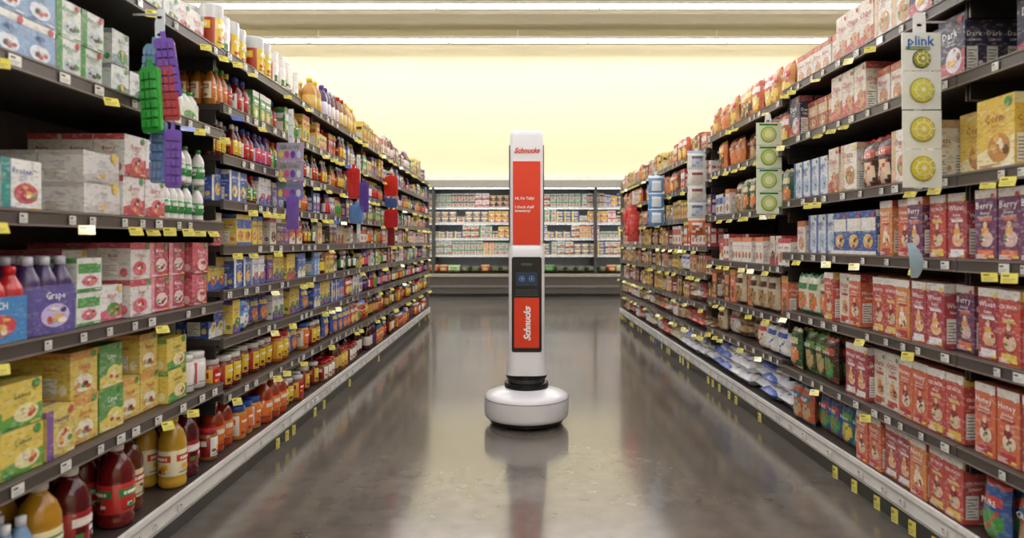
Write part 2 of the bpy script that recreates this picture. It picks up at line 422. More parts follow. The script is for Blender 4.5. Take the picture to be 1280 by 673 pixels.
def zl(z): return .98+(z-1.03)*.957+.012

# ------------------------------------------------------------ shelving
LEFT_BAYS = [0.14+1.22*k for k in range(8)]
RIGHT_BAYS = [0.68+1.32*k for k in range(7)]
LV_L_near = [.145, zl(.46), zl(.78), zl(1.09), zl(1.45), zl(1.765)]
LV_L_far = [.145, zl(.41), zl(.63), zl(.82), zl(1.0), zl(1.18), zl(1.36), zl(1.56), zl(1.775)]
LV_R_near = [.145, zl(.39), zl(.67), zl(.96), zl(1.22), zl(1.525), zl(1.776)]
LV_R_2 = [.145, zl(.415), zl(.63), zl(.89), zl(1.19), zl(1.49), zl(1.74)]
LV_R_3 = [.145, zl(.36), zl(.56), zl(.78), zl(.98), zl(1.2), zl(1.44), zl(1.68)]

def small_tag(col, w, h, lines=True, ink='5a5850'):
    p = P(); p.box(-w/2, w/2, 0, .0012, 0, h, col, 1)
    if lines:
        p.rect(-w*.4, w*.0, h*.62, h*.82, -.0006, ink, 1); p.rect(-w*.4, w*.35, h*.36, h*.42, -.0006, '8a867c', 1); p.rect(-w*.4, w*.2, h*.16, h*.22, -.0006, '8a867c', 1)
    return p.arr()
TAGW = small_tag('e8e7e2', .038, .024)
TAGN = small_tag('dddcd6', .024, .022)
TAGY = small_tag('dcd060', .028, .050, ink='8a8030')
TAGB = small_tag('4a6ac8', .034, .045)

def shelving(side, bays, levels_of, name):
    b = Build(); p = P()
    X = XL if side == 'L' else XR
    def sb(y0, y1, v0, v1, z0, z1, col, m=3):
        x0, x1 = (-X-v1, -X-v0) if side == 'L' else (X+v0, X+v1)
        p.box(x0, x1, y0, y1, z0, z1, col, m)
    ang = math.pi/2 if side == 'L' else -math.pi/2
    sgn = -1 if side == 'L' else 1
    dark = '3f3733'; lip = '4e4641'
    for i in range(len(bays)-1):
        y0, y1 = bays[i], bays[i+1]
        lv = levels_of(i)
        for li, z in enumerate(lv):
            if li == 0:
                sb(y0+.001, y1-.001, 0, .46, z-.02, z-.0005, dark)
                sb(y0+.001, y1-.001, -.014, -.0005, z-.062, z+.006, 'dcdad6')
                sb(y0+.001, y1-.001, -.018, -.0145, z-.012, z-.006, 'a8a6a0')
                sb(y0+.001, y1-.001, -.018, -.0145, z-.056, z-.050, 'a8a6a0')
                sb(y0, y1, .03, .05, 0, z-.021, '2c2826')
            else:
                sb(y0+.002, y1-.002, 0, .42, z-.022, z-.0005, dark)
                sb(y0+.002, y1-.002, -.012, -.0005, z-.034, z+.005, lip)
                sb(y0+.002, y1-.002, -.0155, -.0125, z-.001, z+.003, '7c7068')
                sb(y0+.002, y1-.002, -.0155, -.0125, z-.034, z-.030, '7c7068')
                for yy in (y0+.004, y1-.012):
                    sb(yy, yy+.008, .02, .44, z-.075, z-.0225, '28241f')
            y = y0+.05
            while y < y1-.04:
                xx = sgn*(X-.0172) if li else sgn*(X-.0195)
                zt = z-.028 if li else z-.044
                if R.random() < .78: b.add(TAGW if R.random() < .5 else TAGN, ang, (xx, y, zt))
                pr = .34 if li else (.62 if side == 'R' else .2)
                if R.random() < pr:
                    tg = TAGY if R.random() < .96 else TAGB
                    if li == 0:
                        b.add(tg, ang+(-.15 if side == 'L' else .15), (sgn*(X-.026), y+.03, z-.112), (1.15,1,.95))
                    else:
                        da = -.9 if side == 'L' else .9
                        b.add(tg, ang+da+R.uniform(-.25,.25), (sgn*(X-.040), y+.02, z-.052), (1.3,1,.60), tilt=R.uniform(-1.0,-.5))
                y += R.uniform(.07, .17)
        sb(y0, y1, .462, .48, 0, lv[-1]+.16, '6a6058')
        for yy in (y0, y1):
            sb(yy-.015, yy+.015, .44, .461, 0, lv[-1]+.16, '3c3632')
    sb(bays[-1]+.016, bays[-1]+.03, .0, .5, 0, 1.72, '8a8078')
    b.add(p.arr()); b.obj(name)

def lvl_L(i): return LV_L_near if i < 2 else LV_L_far
def lvl_R(i): return LV_R_near if i < 2 else (LV_R_2 if i == 2 else LV_R_3)
shelving('L', LEFT_BAYS, lvl_L, 'grocery_shelving')
shelving('R', RIGHT_BAYS, lvl_R, 'grocery_shelving')

# ---- near SKUs, left
S = {}
S['tetra_blue'] = BX(.10,.10,.07,'86a8d0',WH,'1f3f90','e4f0fc',0,'Milk',2)
S['tetra_wg'] = BX(.09,.095,.07,'e2e8e0',GN,'2a6a3a','c0d8e0',3,'Almond',2)
S['tetra_w2'] = BX(.09,.10,.07,'dfe3e0','8a9aa8','2a6a3a',GN,1,'Rice',2)
S['milkbot'] = mk_multi(3,2,.026,.12,'e2e2de','e2e2de',GN,'d8dcd0',GN,'OATS')
S['strawb'] = BX(.15,.125,.11,'f2f0ec','dcdad4','3a6aa8','cc2034',1,'Nourish',2)
S['teal'] = BX(.13,.12,.11,'f0efec','2a9490','1f4fa8','c83a4a',3,'Protein',2)
S['redw'] = BX(.11,.12,.09,'ece8e4','c0303c',RD,'dc5a6a',1,'Berry',2)
S['whitebag'] = BX(.16,.085,.12,'e2e0de','c6c2be','8a8a90','d4d0cc',1,'Oats',2)
S['smallred'] = BX(.08,.11,.07,'ac343e','e4dcd8','ffffff','e8c0c0',2,'Choc',2)
S['spider'] = mk_multi(4,2,.028,.17,'c03038','b82c34','d0202a','3a88c8','d02838','PUNCH')
S['grape'] = mk_multi(3,2,.028,.19,'4a3668','706898','d8d8e8','6258a0','c8b8e4','Grape')
S['pinkpk'] = BX(.11,.10,.1,'ecebe8','dc5a80','c0304c','5a9a4a',1,'Splash',2)
S['greenpk'] = BX(.11,.09,.1,'eaece6','4aa44a','2a7a3a','dc5a80',2,'Lime',2)
S['pinkbox'] = BX(.11,.11,.1,'c03e54','e494a2','ffffff','f0d0d4',3,'Melon',2)
S['pinkbox2'] = BX(.11,.11,.1,'e0dcd8','c83a54','b8304a','e05a70',0,'Fruit',2)
S['pinkbox3'] = BX(.11,.11,.1,'d05064','a82c42','ffffff','f0c8c0',1,'Peach',2)
S['lem'] = BX(.13,.105,.11,'e4c840','62a43c','2a6a3a','f0e8a8',1,'Lemon',2)
S['lem2'] = BX(.11,.12,.1,'e4c850','dc9a34',RD,'f0ecd0',0,'Snack',2)
S['lempur'] = BX(.11,.12,.1,'dcc450','84589c','5a3a8a','e8dcb0',3,'Honey',2)
S['greeny'] = BX(.11,.12,.1,'5a9c48','e8d050','ffffff','e8e070',1,'Lime',2)
S['milkw'] = JR(.13,.038,'e0d8d4','cc5070',WH,'f0ece8','jar')
S['greenbot'] = JB(.13,.022,'e0deda','3a924c','3a7a3a','e8e8e0','juice')
S['jy'] = JB(.265,.050,'b88420','e0d4a8','e0d8c8','6a9a3a')
S['jr'] = JB(.265,.050,'520e12','961c24','f0f0ee','e8e0d8')
S['jg'] = JB(.275,.050,'681212','c0302c','f0f0f0','3a8a4a')
S['jb'] = JB(.265,.048,'62280f','e0d0a8','3a7a3a','c43e2c')
S['jy2'] = JB(.25,.045,'c0962e','e8e0c0',YE,'d44e2c')
S['jo'] = JB(.23,.043,'a43a12','e4782c',WH,'ece4d4')
S['water'] = mk_multi(5,3,.026,.19,'84a8d0','4a74bc','e8e8f0','3a5eb0','e8e8f0','WATER')
S['rwpouch'] = BG(.10,.16,.05,'e4e0dc',RD,'ffffff',PK)

L_POOLS = [[S['jy'],S['jr'],S['jg'],S['jb'],S['jy2'],S['water']],[S['lem'],S['lem2'],S['lempur']],[S['spider'],S['grape'],S['pinkbox'],S['pinkbox2']],[S['strawb'],S['teal'],S['whitebag']],[S['tetra_blue'],S['tetra_wg'],S['milkbot']],[S['tetra_blue'],S['redw'],S['tetra_w2']]]
for li in range(6):
    lv = LV_L_near; cl = (lv[li+1]-lv[li]-.04) if li < 5 else .25
    fill('L', LEFT_BAYS[0], LEFT_BAYS[1], lv[li], cl, [], L_POOLS[li], 2)
seqL = [
 [(S['water'],1,1),(S['jy'],1,1),(S['jr'],1,1),(S['jg'],2,1),(S['jb'],2,1),(S['jy2'],1,1),(S['jr'],1,1),(S['jo'],1,1),(S['jg'],1,1)],
 [(S['lem'],2,2),(S['lempur'],1,1),(S['lem2'],1,2),(S['greeny'],1,2),(S['lem2'],2,2),(S['lem'],1,2),(S['milkw'],5,1)],
 [(S['spider'],1,1),(S['grape'],1,1),(S['greenpk'],1,2),(S['pinkpk'],1,2),(S['pinkbox2'],1,2),(S['pinkbox'],2,2),(S['pinkbox3'],1,2),(S['pinkbox2'],1,2),(S['pinkbox3'],1,2)],
 [(S['strawb'],1,2),(S['teal'],2,1),(S['whitebag'],1,2),(S['redw'],2,2),(S['greenbot'],6,2),(S['smallred'],3,2)],
 [(S['tetra_blue'],3,2),(S['tetra_wg'],2,2),(S['tetra_w2'],3,2),(S['milkbot'],2,1),(S['lempur'],1,1)],
 [(S['tetra_blue'],2,2),(S['redw'],2,1),(S['pinkpk'],2,2),(S['tetra_w2'],3,2),(S['redw'],2,1)]]
for li in range(6):
    lv = LV_L_near; cl = (lv[li+1]-lv[li]-.04) if li < 5 else .24
    fill('L', LEFT_BAYS[1], LEFT_BAYS[2], lv[li], cl, seqL[li], L_POOLS[li], 3)

def P_(*k):
    o = []
    for x in k: o += pool[x] if isinstance(x, str) else x
    return o
far_L = [
 P_(jars_o, [S['rwpouch'], S['jo']]), P_(pouch_m, jars_o), P_('blue', pouch_m), P_('mix', 'blue'), P_('rw', 'mix', near_bot), P_('blue', near_bot),
 P_(near_bot, [S['greenbot']]), P_(near_bot, 'mixf'), P_(tubs, oil_bot)]
far_L2 = [P_(dark_bot, jars_o), P_(dark_bot, jars_o), P_(dark_bot, far_bot), P_('mixf', far_bot), P_(far_bot, 'rwf'), P_('mixf', far_bot), P_(far_bot, dark_bot), P_('mixf', far_bot), P_(oil_bot, dark_bot)]
for bi in range(2, 7):
    for li, z in enumerate(LV_L_far):
        cl = (LV_L_far[li+1]-z-.04) if li < 8 else .23
        pl = far_L[li] if bi == 2 else (far_L2[li] if bi > 3 else R.choice([far_L[li], far_L2[li]]))
        if li == 8: pl = [tubs, oil_bot, oil_bot[2:]+pool['warmf'], oil_bot[2:]+pool['mixf'], pool['mixf']][bi-2]
        fill('L', LEFT_BAYS[bi], LEFT_BAYS[bi+1], z, cl, [], pl, 3 if bi < 4 else 2)

# ---- right SKUs
S['protR'] = BX(.085,.20,.07,'c23c30','e0c040','ffffff','e0c0a8',4,'CRUNCH',2)
S['protO'] = BX(.085,.20,.07,'d46434','b8242a','ffffff','e8d0b8',4,'Honey',2)
S['protP'] = BX(.085,.20,.07,'703e66','e06a2e','ffffff','e0c0b8',4,'Berry',2)
S['protM'] = BX(.085,.20,.07,'aa3040','e8e8e8','ffffff','e8c098',4,'Wheat',2)
S['protY'] = BX(.085,.20,.07,'d8843a','b8242a','ffffff','f0dcb8',4,'Nutty',2)
S['protW'] = BX(.085,.20,.07,'e4dccc','c8402a','b83024','d8a878',4,'Oats',2)
S['yel'] = BX(.15,.20,.06,'e0bc34','f0e4b0','b04c22','c4842e',1,'Corn',2)
S['blu'] = BX(.14,.20,.06,'305eb4','ececec','ffffff','ecbc44',0,'Crisp',2)
S['blu2'] = BX(.12,.19,.06,'3a3a58','bc5060','ffffff','e4dce4',1,'Dark',2)
S['wcer'] = BX(.12,.19,.06,'ece8e0','d8b890','b04c22','c4945f',3,'Oats',2)
S['wb'] = BX(.085,.17,.06,'dde2e8','4a74b4','2a4a9a','b0c4d8',3,'Light',2)
S['redb'] = BX(.095,.15,.06,'b0442e','e0c090','ffffff','d09864',2,'Grain',2)
S['wo'] = BX(.085,.15,.06,'ece6dc','d46a3c','c0442c','d4a07a',0,'Bites',2)
S['bb'] = BX(.11,.17,.06,'3058a0','e4e0d4','ffffff','dcbc64',2,'Fiber',2)
S['brb'] = BG(.11,.19,.06,'4a2a22','c03e2c','ffffff','e0c8a8')
S['rwb'] = BX(.095,.19,.06,'e2dacb','c23c2c','c2222c','c89c78',1,'Chips',2)
S['dkor'] = BX(.10,.19,.06,'6a341e','d86e2c','ffffff','e09a54',2,'Cocoa',1)
S['orb'] = BX(.09,.2,.06,'dc6c2e','f0b044','ffffff','80401e',0,'Crisp',1)
prot = [S['protR'],S['protO'],S['protP'],S['protM'],S['protR']]
R_POOLS = [[S['protR'],S['protO']]+bag_teal, [S['protR'],S['protO'],S['protM']], prot, prot, [S['yel']], [S['blu'],S['blu2']], [S['blu']]]
for li, z in enumerate(LV_R_near):
    cl = (LV_R_near[li+1]-z-.04) if li < 6 else .24
    fill('R', RIGHT_BAYS[0], RIGHT_BAYS[1], z, cl, [], R_POOLS[li], 2)
seqR = [
 [(S['protR'],2,1),(S['protY'],1,1),(S['protM'],2,1),(S['protO'],2,1),(bag_teal[0],2,1),(bag_teal[1],2,1),(bag_teal[2],2,1)],
 [(S['protR'],2,1),(S['protO'],2,1),(S['protW'],2,1),(S['protM'],2,1),(bag_green[3],2,1),(bag_green[0],2,1),(bag_green[1],1,1)],
 [(S['protP'],1,1),(S['protM'],2,1),(S['protY'],1,1),(S['protR'],2,1),(S['protO'],2,1),(S['protW'],1,1),(S['protR'],1,1),(bag_green[1],1,1),(bag_green[2],2,1)],
 [(S['protM'],1,1),(S['protR'],1,1),(S['protP'],1,1),(S['protO'],1,1),(S['protY'],1,1),(S['bb'],3,1),(S['wb'],3,1),(S['wo'],3,1)],
 [(S['yel'],1,1),(S['wcer'],2,1),(S['brb'],2,1),(S['wcer'],1,1),(S['rwb'],1,1),(S['wb'],4,1)],
 [(S['blu2'],1,1),(S['wcer'],2,1),(S['wo'],2,1),(S['rwb'],3,1),(S['redb'],3,1)],
 [(S['blu'],1,1),(S['blu2'],1,1),(S['wcer'],2,1),(S['rwb'],3,1),(S['wo'],5,1)]]
for li, z in enumerate(LV_R_near):
    cl = (LV_R_near[li+1]-z-.04) if li < 6 else .22
    fill('R', RIGHT_BAYS[1], RIGHT_BAYS[2], z, cl, seqR[li], R_POOLS[li], 3)
far_R = [P_(sack_w), P_(sack_b, bag_white), P_([S['dkor'],S['orb']], [bag_white[2]]), P_('rw'), P_(bag_green, bag_white, 'cer'), P_(bag_orange), P_(bag_orange)]
for li, z in enumerate(LV_R_2):
    cl = (LV_R_2[li+1]-z-.038) if li < 6 else .22
    fill('R', RIGHT_BAYS[2], RIGHT_BAYS[3], z, cl, [], far_R[li], 3)
far_R3 = [P_(sack_w, sack_b[2:]), P_(sack_b, bag_white), P_('warmf', sack_b), P_('warmf', bag_white), P_('rwf', 'warmf'), P_('warmf', 'mixf'), P_('rwf', bag_orange), P_('rwf', bag_orange, 'warmf')]
for bi in range(3, 6):
    for li, z in enumerate(LV_R_3):
        cl = (LV_R_3[li+1]-z-.04) if li < 7 else .22
        pl = far_R3[li] if not (li == 0 and bi > 3) else P_(sack_b, bag_white)
        fill('R', RIGHT_BAYS[bi], RIGHT_BAYS[bi+1], z, cl, [], pl, 2)

# ------------------------------------------------------------ room shell
def boxobj(name, x0, x1, y0, y1, z0, z1, mat):
    me = bpy.data.meshes.new(name); bm = bmesh.new()
    bmesh.ops.create_cube(bm, size=1)
    for v in bm.verts: v.co = Vector(((x0+x1)/2+v.co.x*(x1-x0), (y0+y1)/2+v.co.y*(y1-y0), (z0+z1)/2+v.co.z*(z1-z0)))
    bm.to_mesh(me); bm.free(); me.materials.append(mat)
    ob = bpy.data.objects.new(name, me); SC.collection.objects.link(ob); return ob

m_floor, nt, b = new_mat('polished_concrete')
tc = nt.nodes.new('ShaderNodeTexCoord')
n1 = nt.nodes.new('ShaderNodeTexNoise'); n1.inputs['Scale'].default_value = .9; n1.inputs['Detail'].default_value = 4; n1.inputs['Roughness'].default_value = .5
n2 = nt.nodes.new('ShaderNodeTexNoise'); n2.inputs['Scale'].default_value = 12; n2.inputs['Detail'].default_value = 6
nt.links.new(tc.outputs['Object'], n1.inputs['Vector']); nt.links.new(tc.outputs['Object'], n2.inputs['Vector'])
ad = nt.nodes.new('ShaderNodeMath'); ad.operation = 'MULTIPLY_ADD'; ad.inputs[1].default_value = .4
nt.links.new(n2.outputs['Fac'], ad.inputs[0]); nt.links.new(n1.outputs['Fac'], ad.inputs[2])
cr = nt.nodes.new('ShaderNodeValToRGB')
cr.color_ramp.elements[0].position = .5; cr.color_ramp.elements[0].color = lin('57514b')+(1,)
cr.color_ramp.elements[1].position = .95; cr.color_ramp.elements[1].color = lin('7e776e')+(1,)
nt.links.new(ad.outputs[0], cr.inputs[0])
sx = nt.nodes.new('ShaderNodeSeparateXYZ'); nt.links.new(tc.outputs['Object'], sx.inputs[0])
def joint(out, off, period):
    a = nt.nodes.new('ShaderNodeMath'); a.operation = 'ADD'; a.inputs[1].default_value = off; nt.links.new(out, a.inputs[0])
    w = nt.nodes.new('ShaderNodeMath'); w.operation = 'PINGPONG'; w.inputs[1].default_value = period/2; nt.links.new(a.outputs[0], w.inputs[0])
    l = nt.nodes.new('ShaderNodeMath'); l.operation = 'LESS_THAN'; l.inputs[1].default_value = .003; nt.links.new(w.outputs[0], l.inputs[0])
    return l
j1 = joint(sx.outputs['Y'], .3, 3.6); j2 = joint(sx.outputs['X'], 1.75, 3.6)
mxj = nt.nodes.new('ShaderNodeMath'); mxj.operation = 'MAXIMUM'; nt.links.new(j1.outputs[0], mxj.inputs[0]); nt.links.new(j2.outputs[0], mxj.inputs[1])
mc = nt.nodes.new('ShaderNodeMixRGB'); nt.links.new(mxj.outputs[0], mc.inputs[0]); nt.links.new(cr.outputs[0], mc.inputs[1]); mc.inputs[2].default_value = lin('403c38')+(1,)
nt.links.new(mc.outputs[0], b.inputs['Base Color'])
rr_ = nt.nodes.new('ShaderNodeMapRange'); rr_.inputs[3].default_value = .14; rr_.inputs[4].default_value = .25
nt.links.new(n2.outputs['Fac'], rr_.inputs[0]); nt.links.new(rr_.outputs[0], b.inputs['Roughness'])
b.inputs['IOR'].default_value = 1.55
b.inputs['Coat Weight'].default_value = .55; b.inputs['Coat Roughness'].default_value = .10

m_wall = simple('cream_wall_paint', 'e6dcb8', .8, noise=.015, nscale=1)
m_ceil = simple('ceiling_paint', 'beb59c', .85, noise=.02, nscale=.8)
m_trim = simple('white_trim', 'eeeadc', .5)
CZ = 4.70
boxobj('floor', -9, 9, -6, 13.2, -.1, 0, m_floor)
boxobj('ceiling', -9, 9, -6, 13.2, CZ, CZ+.1, m_ceil)
boxobj('wall_back', -9, 9, 12.95, 13.1, 0, CZ, m_wall)
boxobj('wall_left', -9.1, -9, -6, 13.2, 0, CZ, m_wall)
boxobj('wall_right', 9, 9.1, -6, 13.2, 0, CZ, m_wall)
boxobj('wall_rear', -9, 9, -6.1, -6, 0, CZ, m_wall)
boxobj('trim_1', -9, 9, 12.80, 12.95, 2.06, 2.22, m_trim)
boxobj('ceiling_beam', -9, 9, 11.0, 11.12, CZ-.07, CZ, m_ceil)

# ------------------------------------------------------------ strip lights
m_tube, nt, b = new_mat('fluorescent_tube')
b.inputs['Base Color'].default_value = (.9, .9, .9, 1)
b.inputs['Emission Color'].default_value = lin('fcfbff')+(1,); b.inputs['Emission Strength'].default_value = 26.5
m_house = simple('white_enamel_housing', 'e8e4d8', .4)
for y in (12.05, 10.28, 8.5, 6.7, 4.9, 3.1, 1.3, -.5, -2.3, -4.1):
    e = bpy.data.objects.new('fluorescent_strip_light', None); SC.collection.objects.link(e); e.location = (0, y, 4.5)
    hs = boxobj('housing', -8.6, 8.6, -.075, .075, .022, .07, m_house); hs.parent = e
    me = bpy.data.meshes.new('tubes'); bm = bmesh.new()
    for k in range(7):
        x0 = -8.55+k*2.45; x1 = x0+2.41
        prof = [(-.045,.02),(-.04,-.005),(-.02,-.02),(.02,-.02),(.04,-.005),(.045,.02)]
        a_ = [bm.verts.new((x0, q[0], q[1])) for q in prof]; b_ = [bm.verts.new((x1, q[0], q[1])) for q in prof]
        for q in range(5): bm.faces.new((a_[q], a_[q+1], b_[q+1], b_[q]))
        bm.faces.new(a_[::-1]); bm.faces.new(b_)
    bm.to_mesh(me); bm.free(); me.materials.append(m_tube)
    t = bpy.data.objects.new('tubes', me); SC.collection.objects.link(t); t.parent = e
    for k in range(5):
        rd = boxobj('rod_%d' % (k+1), -7+k*3.5-.008, -7+k*3.5+.008, -.008, .008, .07, CZ-4.5, m_house); rd.parent = e

# ------------------------------------------------------------ refrigerated case
p = P()
X0, X1, YF, YB = -5.0, 5.0, 12.05, 12.78
p.box(X0, X1, YF+.06, YB, 0, .06, '1c1a18', 3)
p.box(X0, X1, YF, YB, .06, .36, '4a4540', 3)
p.box(X0, X1, YF-.03, YF+.08, .36, .41, '9a9488', 3)
p.box(X0, X1, YF-.02, YF-.001, .17, .21, '6a645c', 3)
p.box(X0, X1, YB-.02, YB+.0, .42, 2.0, '8a8c90', 3)
p.box(X0, X1, YF+.03, YB, 1.95, 2.05, '3a3834', 3)
p.box(X0, X1, YF+.01, YF+.029, 1.93, 2.06, '989488', 3)
SHV = [(.44, .12), (.74, .2), (1.04, .22), (1.32, .24), (1.60, .26)]
for z, v in SHV[1:]:
    p.box(X0, X1, YF+v, YB-.021, z-.02, z-.001, '9a9a98', 3)
    p.box(X0, X1, YF+v-.012, YF+v-.001, z-.035, z+.006, 'd4d2cc', 3)
for x in (-5.0, -3.8, -1.52, -.1, 1.36, 2.6, 3.8, 4.95):
    p.box(x, x+.05, YF+.1, YB-.03, .42, 1.94, '3c3a38', 3)
case = single(p, 'refrigerated_display_case')
m_led = simple('case_led', 'ffffff', .4, emis='eef4ff', es=5)
for i, (z, v) in enumerate(SHV[1:]+[(1.95, .1)]):
    o = boxobj('led_strip_%d' % (i+1), X0+.05, X1-.05, YF+v+.01, YF+v+.03, z-.036, z-.022, m_led); o.parent = case
chill = rbox([(WH,BL,BL,PK),(WH,RD,RD,'d8a0a0'),('c8c8c8',GN,GN,PK),(YE,RD,RD,WH),(BL,WH,'ffffff','d8a0a0'),('3a4a80',WH,'ffffff',TN),('d8d0c0',BR,BR,OR),(DK,YE,'ffffff',RD),('e0d0a0',OR,RD,TN),('7a4a4a',WH,'ffffff',PK),('4a5a8a',YE,'ffffff','c8a090')], (.09,.14),(.10,.125),(.03,.05), n=16, det=0)
for s in chill: s['kind'] = 'chilled_packages'
veg = [mk_bag(.2,.12,.12,'4a8a2a','6aa83a','3a6a20','8ac05a',None,0), mk_bag(.2,.12,.12,'2a5a20','4a8a30','3a6a20','5a9a3a',None,0), mk_bag(.2,.12,.12,'c8c8b0','6aa83a','3a6a20','8ac05a',None,0), mk_bag(.16,.12,.12,'a83a2a','c89a3a','3a6a20','d8b85a',None,0), mk_bag(.18,.1,.12,'3a2a20','5a4a30','3a6a20','4a6a3a',None,0)]
for s in veg: s['kind'] = 'chilled_vegetables'
for li, (z, v) in enumerate(SHV):
    x = X0+.06
    nxt = SHV[li+1][0] if li < 4 else 1.93
    while x < X1-.2:
        s = R.choice(veg if li == 0 else chill); w = s['w']+.012; nf = R.choice([1,2,3])
        for k in range(nf):
            if x+w > X1-.1: x = X1; break
            ns = 1 if li == 0 else max(1, min(2, int((nxt-z-.04)//(s['h']+.003))))
            for st in range(ns):
                for r_ in range(2):
                    place('B', s, x+w/2, YF+v+.02+r_*(s['d']+.03)+st*.012, z+.001+st*(s['h']+.002), R.uniform(-.06,.06))
            x += w
for (side, kind), bld in BUILD.items():
    bld.obj(kind)

# ------------------------------------------------------------ inventory robot
RX, RY = .048, 3.71
robot = bpy.data.objects.new('inventory_scanning_robot', None); SC.collection.objects.link(robot); robot.location = (RX, RY, 0)
m_wht = simple('robot_white_shell', 'eaeaee', .28, coat=.4, noise=.01)
m_red = simple('robot_red_panel', 'e03c1e', .35, noise=.02)
m_blk = simple('robot_black_plastic', '0b0b0d', .35, noise=.1)
m_gry = simple('robot_grey_ring', '4a4b50', .4)
m_scr = simple('robot_screen', '0c1016', .15, emis='24405e', es=.35)
m_eye = simple('robot_eye', '2a4a78', .1, emis='4a78b8', es=.5)
m_rub = simple('wheel_rubber', '1c1c1c', .6)
m_lets = simple('white_lettering', 'f6f4f0', .5)
m_letr = simple('red_lettering', 'd83a20', .5)

def rr(w, d, r, n=6):
    pts = []
    for cx, cy, a0 in ((w/2-r, -d/2+r, -90), (w/2-r, d/2-r, 0), (-w/2+r, d/2-r, 90), (-w/2+r, -d/2+r, 180)):
        for k in range(n+1):
            a = math.radians(a0+90*k/n); pts.append((cx+r*math.cos(a), cy+r*math.sin(a)))
    return pts
def loft(name, secs, mat, parent, ang=35):
    me = bpy.data.meshes.new(name); bm = bmesh.new(); rings = []
    for z, w, d, r, cy in secs:
        rings.append([bm.verts.new((x, y+cy, z)) for x, y in rr(w, d, r)])
    for a, b_ in zip(rings, rings[1:]):
        n = len(a)
        for k in range(n): bm.faces.new((a[k], a[(k+1) % n], b_[(k+1) % n], b_[k]))
    bm.faces.new(rings[0][::-1]); bm.faces.new(rings[-1])
    bm.to_mesh(me); bm.free(); me.materials.append(mat)
    me.polygons.foreach_set('use_smooth', [True]*len(me.polygons)); me.set_sharp_from_angle(angle=math.radians(ang))
    ob = bpy.data.objects.new(name, me); SC.collection.objects.link(ob); ob.parent = parent; return ob
def lathe_obj(name, prof, mat, parent, n=72, loc=(0,0,0)):
    me = bpy.data.meshes.new(name); bm = bmesh.new(); rings = []
    for r, z in prof:
        rings.append([bm.verts.new((max(r, .0005)*math.cos(2*math.pi*k/n), max(r, .0005)*math.sin(2*math.pi*k/n), z)) for k in range(n)])
    for a, b_ in zip(rings, rings[1:]):
        for k in range(n): bm.faces.new((a[k], a[(k+1) % n], b_[(k+1) % n], b_[k]))
    bmesh.ops.recalc_face_normals(bm, faces=bm.faces)
    bm.to_mesh(me); bm.free(); me.materials.append(mat)
    me.polygons.foreach_set('use_smooth', [True]*len(me.polygons)); me.set_sharp_from_angle(angle=math.radians(40))
    ob = bpy.data.objects.new(name, me); SC.collection.objects.link(ob); ob.parent = parent; ob.location = loc; return ob
def plate(name, w, z0, z1, yf, th, r, mat, parent, cx=0):
    me = bpy.data.meshes.new(name); bm = bmesh.new(); h = z1-z0
    fr = [bm.verts.new((x+cx, yf, z+(z0+z1)/2)) for x, z in rr(w, h, r)]
    bk = [bm.verts.new((x+cx, yf+th, z+(z0+z1)/2)) for x, z in rr(w, h, r)]
    n = len(fr)
    bm.faces.new(fr); bm.faces.new(bk[::-1])
    for k in range(n): bm.faces.new((fr[k], bk[k], bk[(k+1) % n], fr[(k+1) % n]))
    bmesh.ops.recalc_face_normals(bm, faces=bm.faces)
    bm.to_mesh(me); bm.free(); me.materials.append(mat)
    ob = bpy.data.objects.new(name, me); SC.collection.objects.link(ob); ob.parent = parent; return ob
def textobj(name, s, size, loc, mat, parent, shear=0, off=0, rotz=False, align='CENTER'):
    cu = bpy.data.curves.new(name, 'FONT'); cu.body = s; cu.size = size; cu.shear = shear; cu.offset = off; cu.extrude = .0008
    cu.align_x = align; cu.align_y = 'CENTER'; cu.resolution_u = 4
    t = bpy.data.objects.new(name+'_c', cu); SC.collection.objects.link(t); bpy.context.view_layer.update()
    me = bpy.data.meshes.new_from_object(t.evaluated_get(bpy.context.evaluated_depsgraph_get()))
    bpy.data.objects.remove(t)
    me.materials.clear(); me.materials.append(mat)
    ob = bpy.data.objects.new(name, me); SC.collection.objects.link(ob); ob.parent = parent; ob.location = loc
    ob.rotation_euler = (math.pi/2, -math.pi/2 if rotz else 0, 0)
    return ob
lathe_obj('base_shell', [(0,.196),(.112,.196),(.125,.192),(.160,.181),(.198,.170),(.214,.163),(.223,.154),(.2265,.143),(.2275,.128),(.2265,.060),(.2235,.046),(.214,.038),(.195,.034),(0,.034)], m_wht, robot)
lathe_obj('base_seam', [(.0,.0),(.2282,0),(.2282,.002),(0,.002)], m_gry, robot, loc=(0,0,.142))
lathe_obj('lower_skirt', [(0,.033),(.20,.033),(.198,.018),(0,.018)], m_blk, robot)
for k, (wx, wy) in enumerate(((-.12,-.13),(.12,-.13),(-.17,.05),(.17,.05),(0,.17),(0,-.165))):
    w = lathe_obj('wheel_%d' % (k+1), [(0,-.012),(.014,-.012),(.018,-.008),(.018,.008),(.014,.012),(0,.012)], m_rub, robot, 24, (wx, wy, .018)); w.rotation_euler = (0, math.pi/2, 0)
lathe_obj('turret_lower', [(0,.195),(.117,.195),(.119,.201),(.117,.222),(.106,.228),(0,.228)], m_blk, robot)
lathe_obj('turret_gap', [(0,.227),(.10,.227),(.10,.248),(0,.248)], m_gry, robot)
lathe_obj('turret_upper', [(0,.247),(.108,.247),(.110,.252),(.110,.270),(0,.271)], m_blk, robot)
FY = -.09
loft('body_shell', [(.270,.222,.20,.06,0),(.30,.216,.198,.055,0),(.335,.206,.19,.045,0),(.375,.196,.182,.035,0),(.42,.192,.18,.03,0),(.90,.190,.18,.03,0),(.935,.188,.176,.03,0),(.955,.180,.165,.03,0),(.962,.164,.15,.03,0)], m_wht, robot)
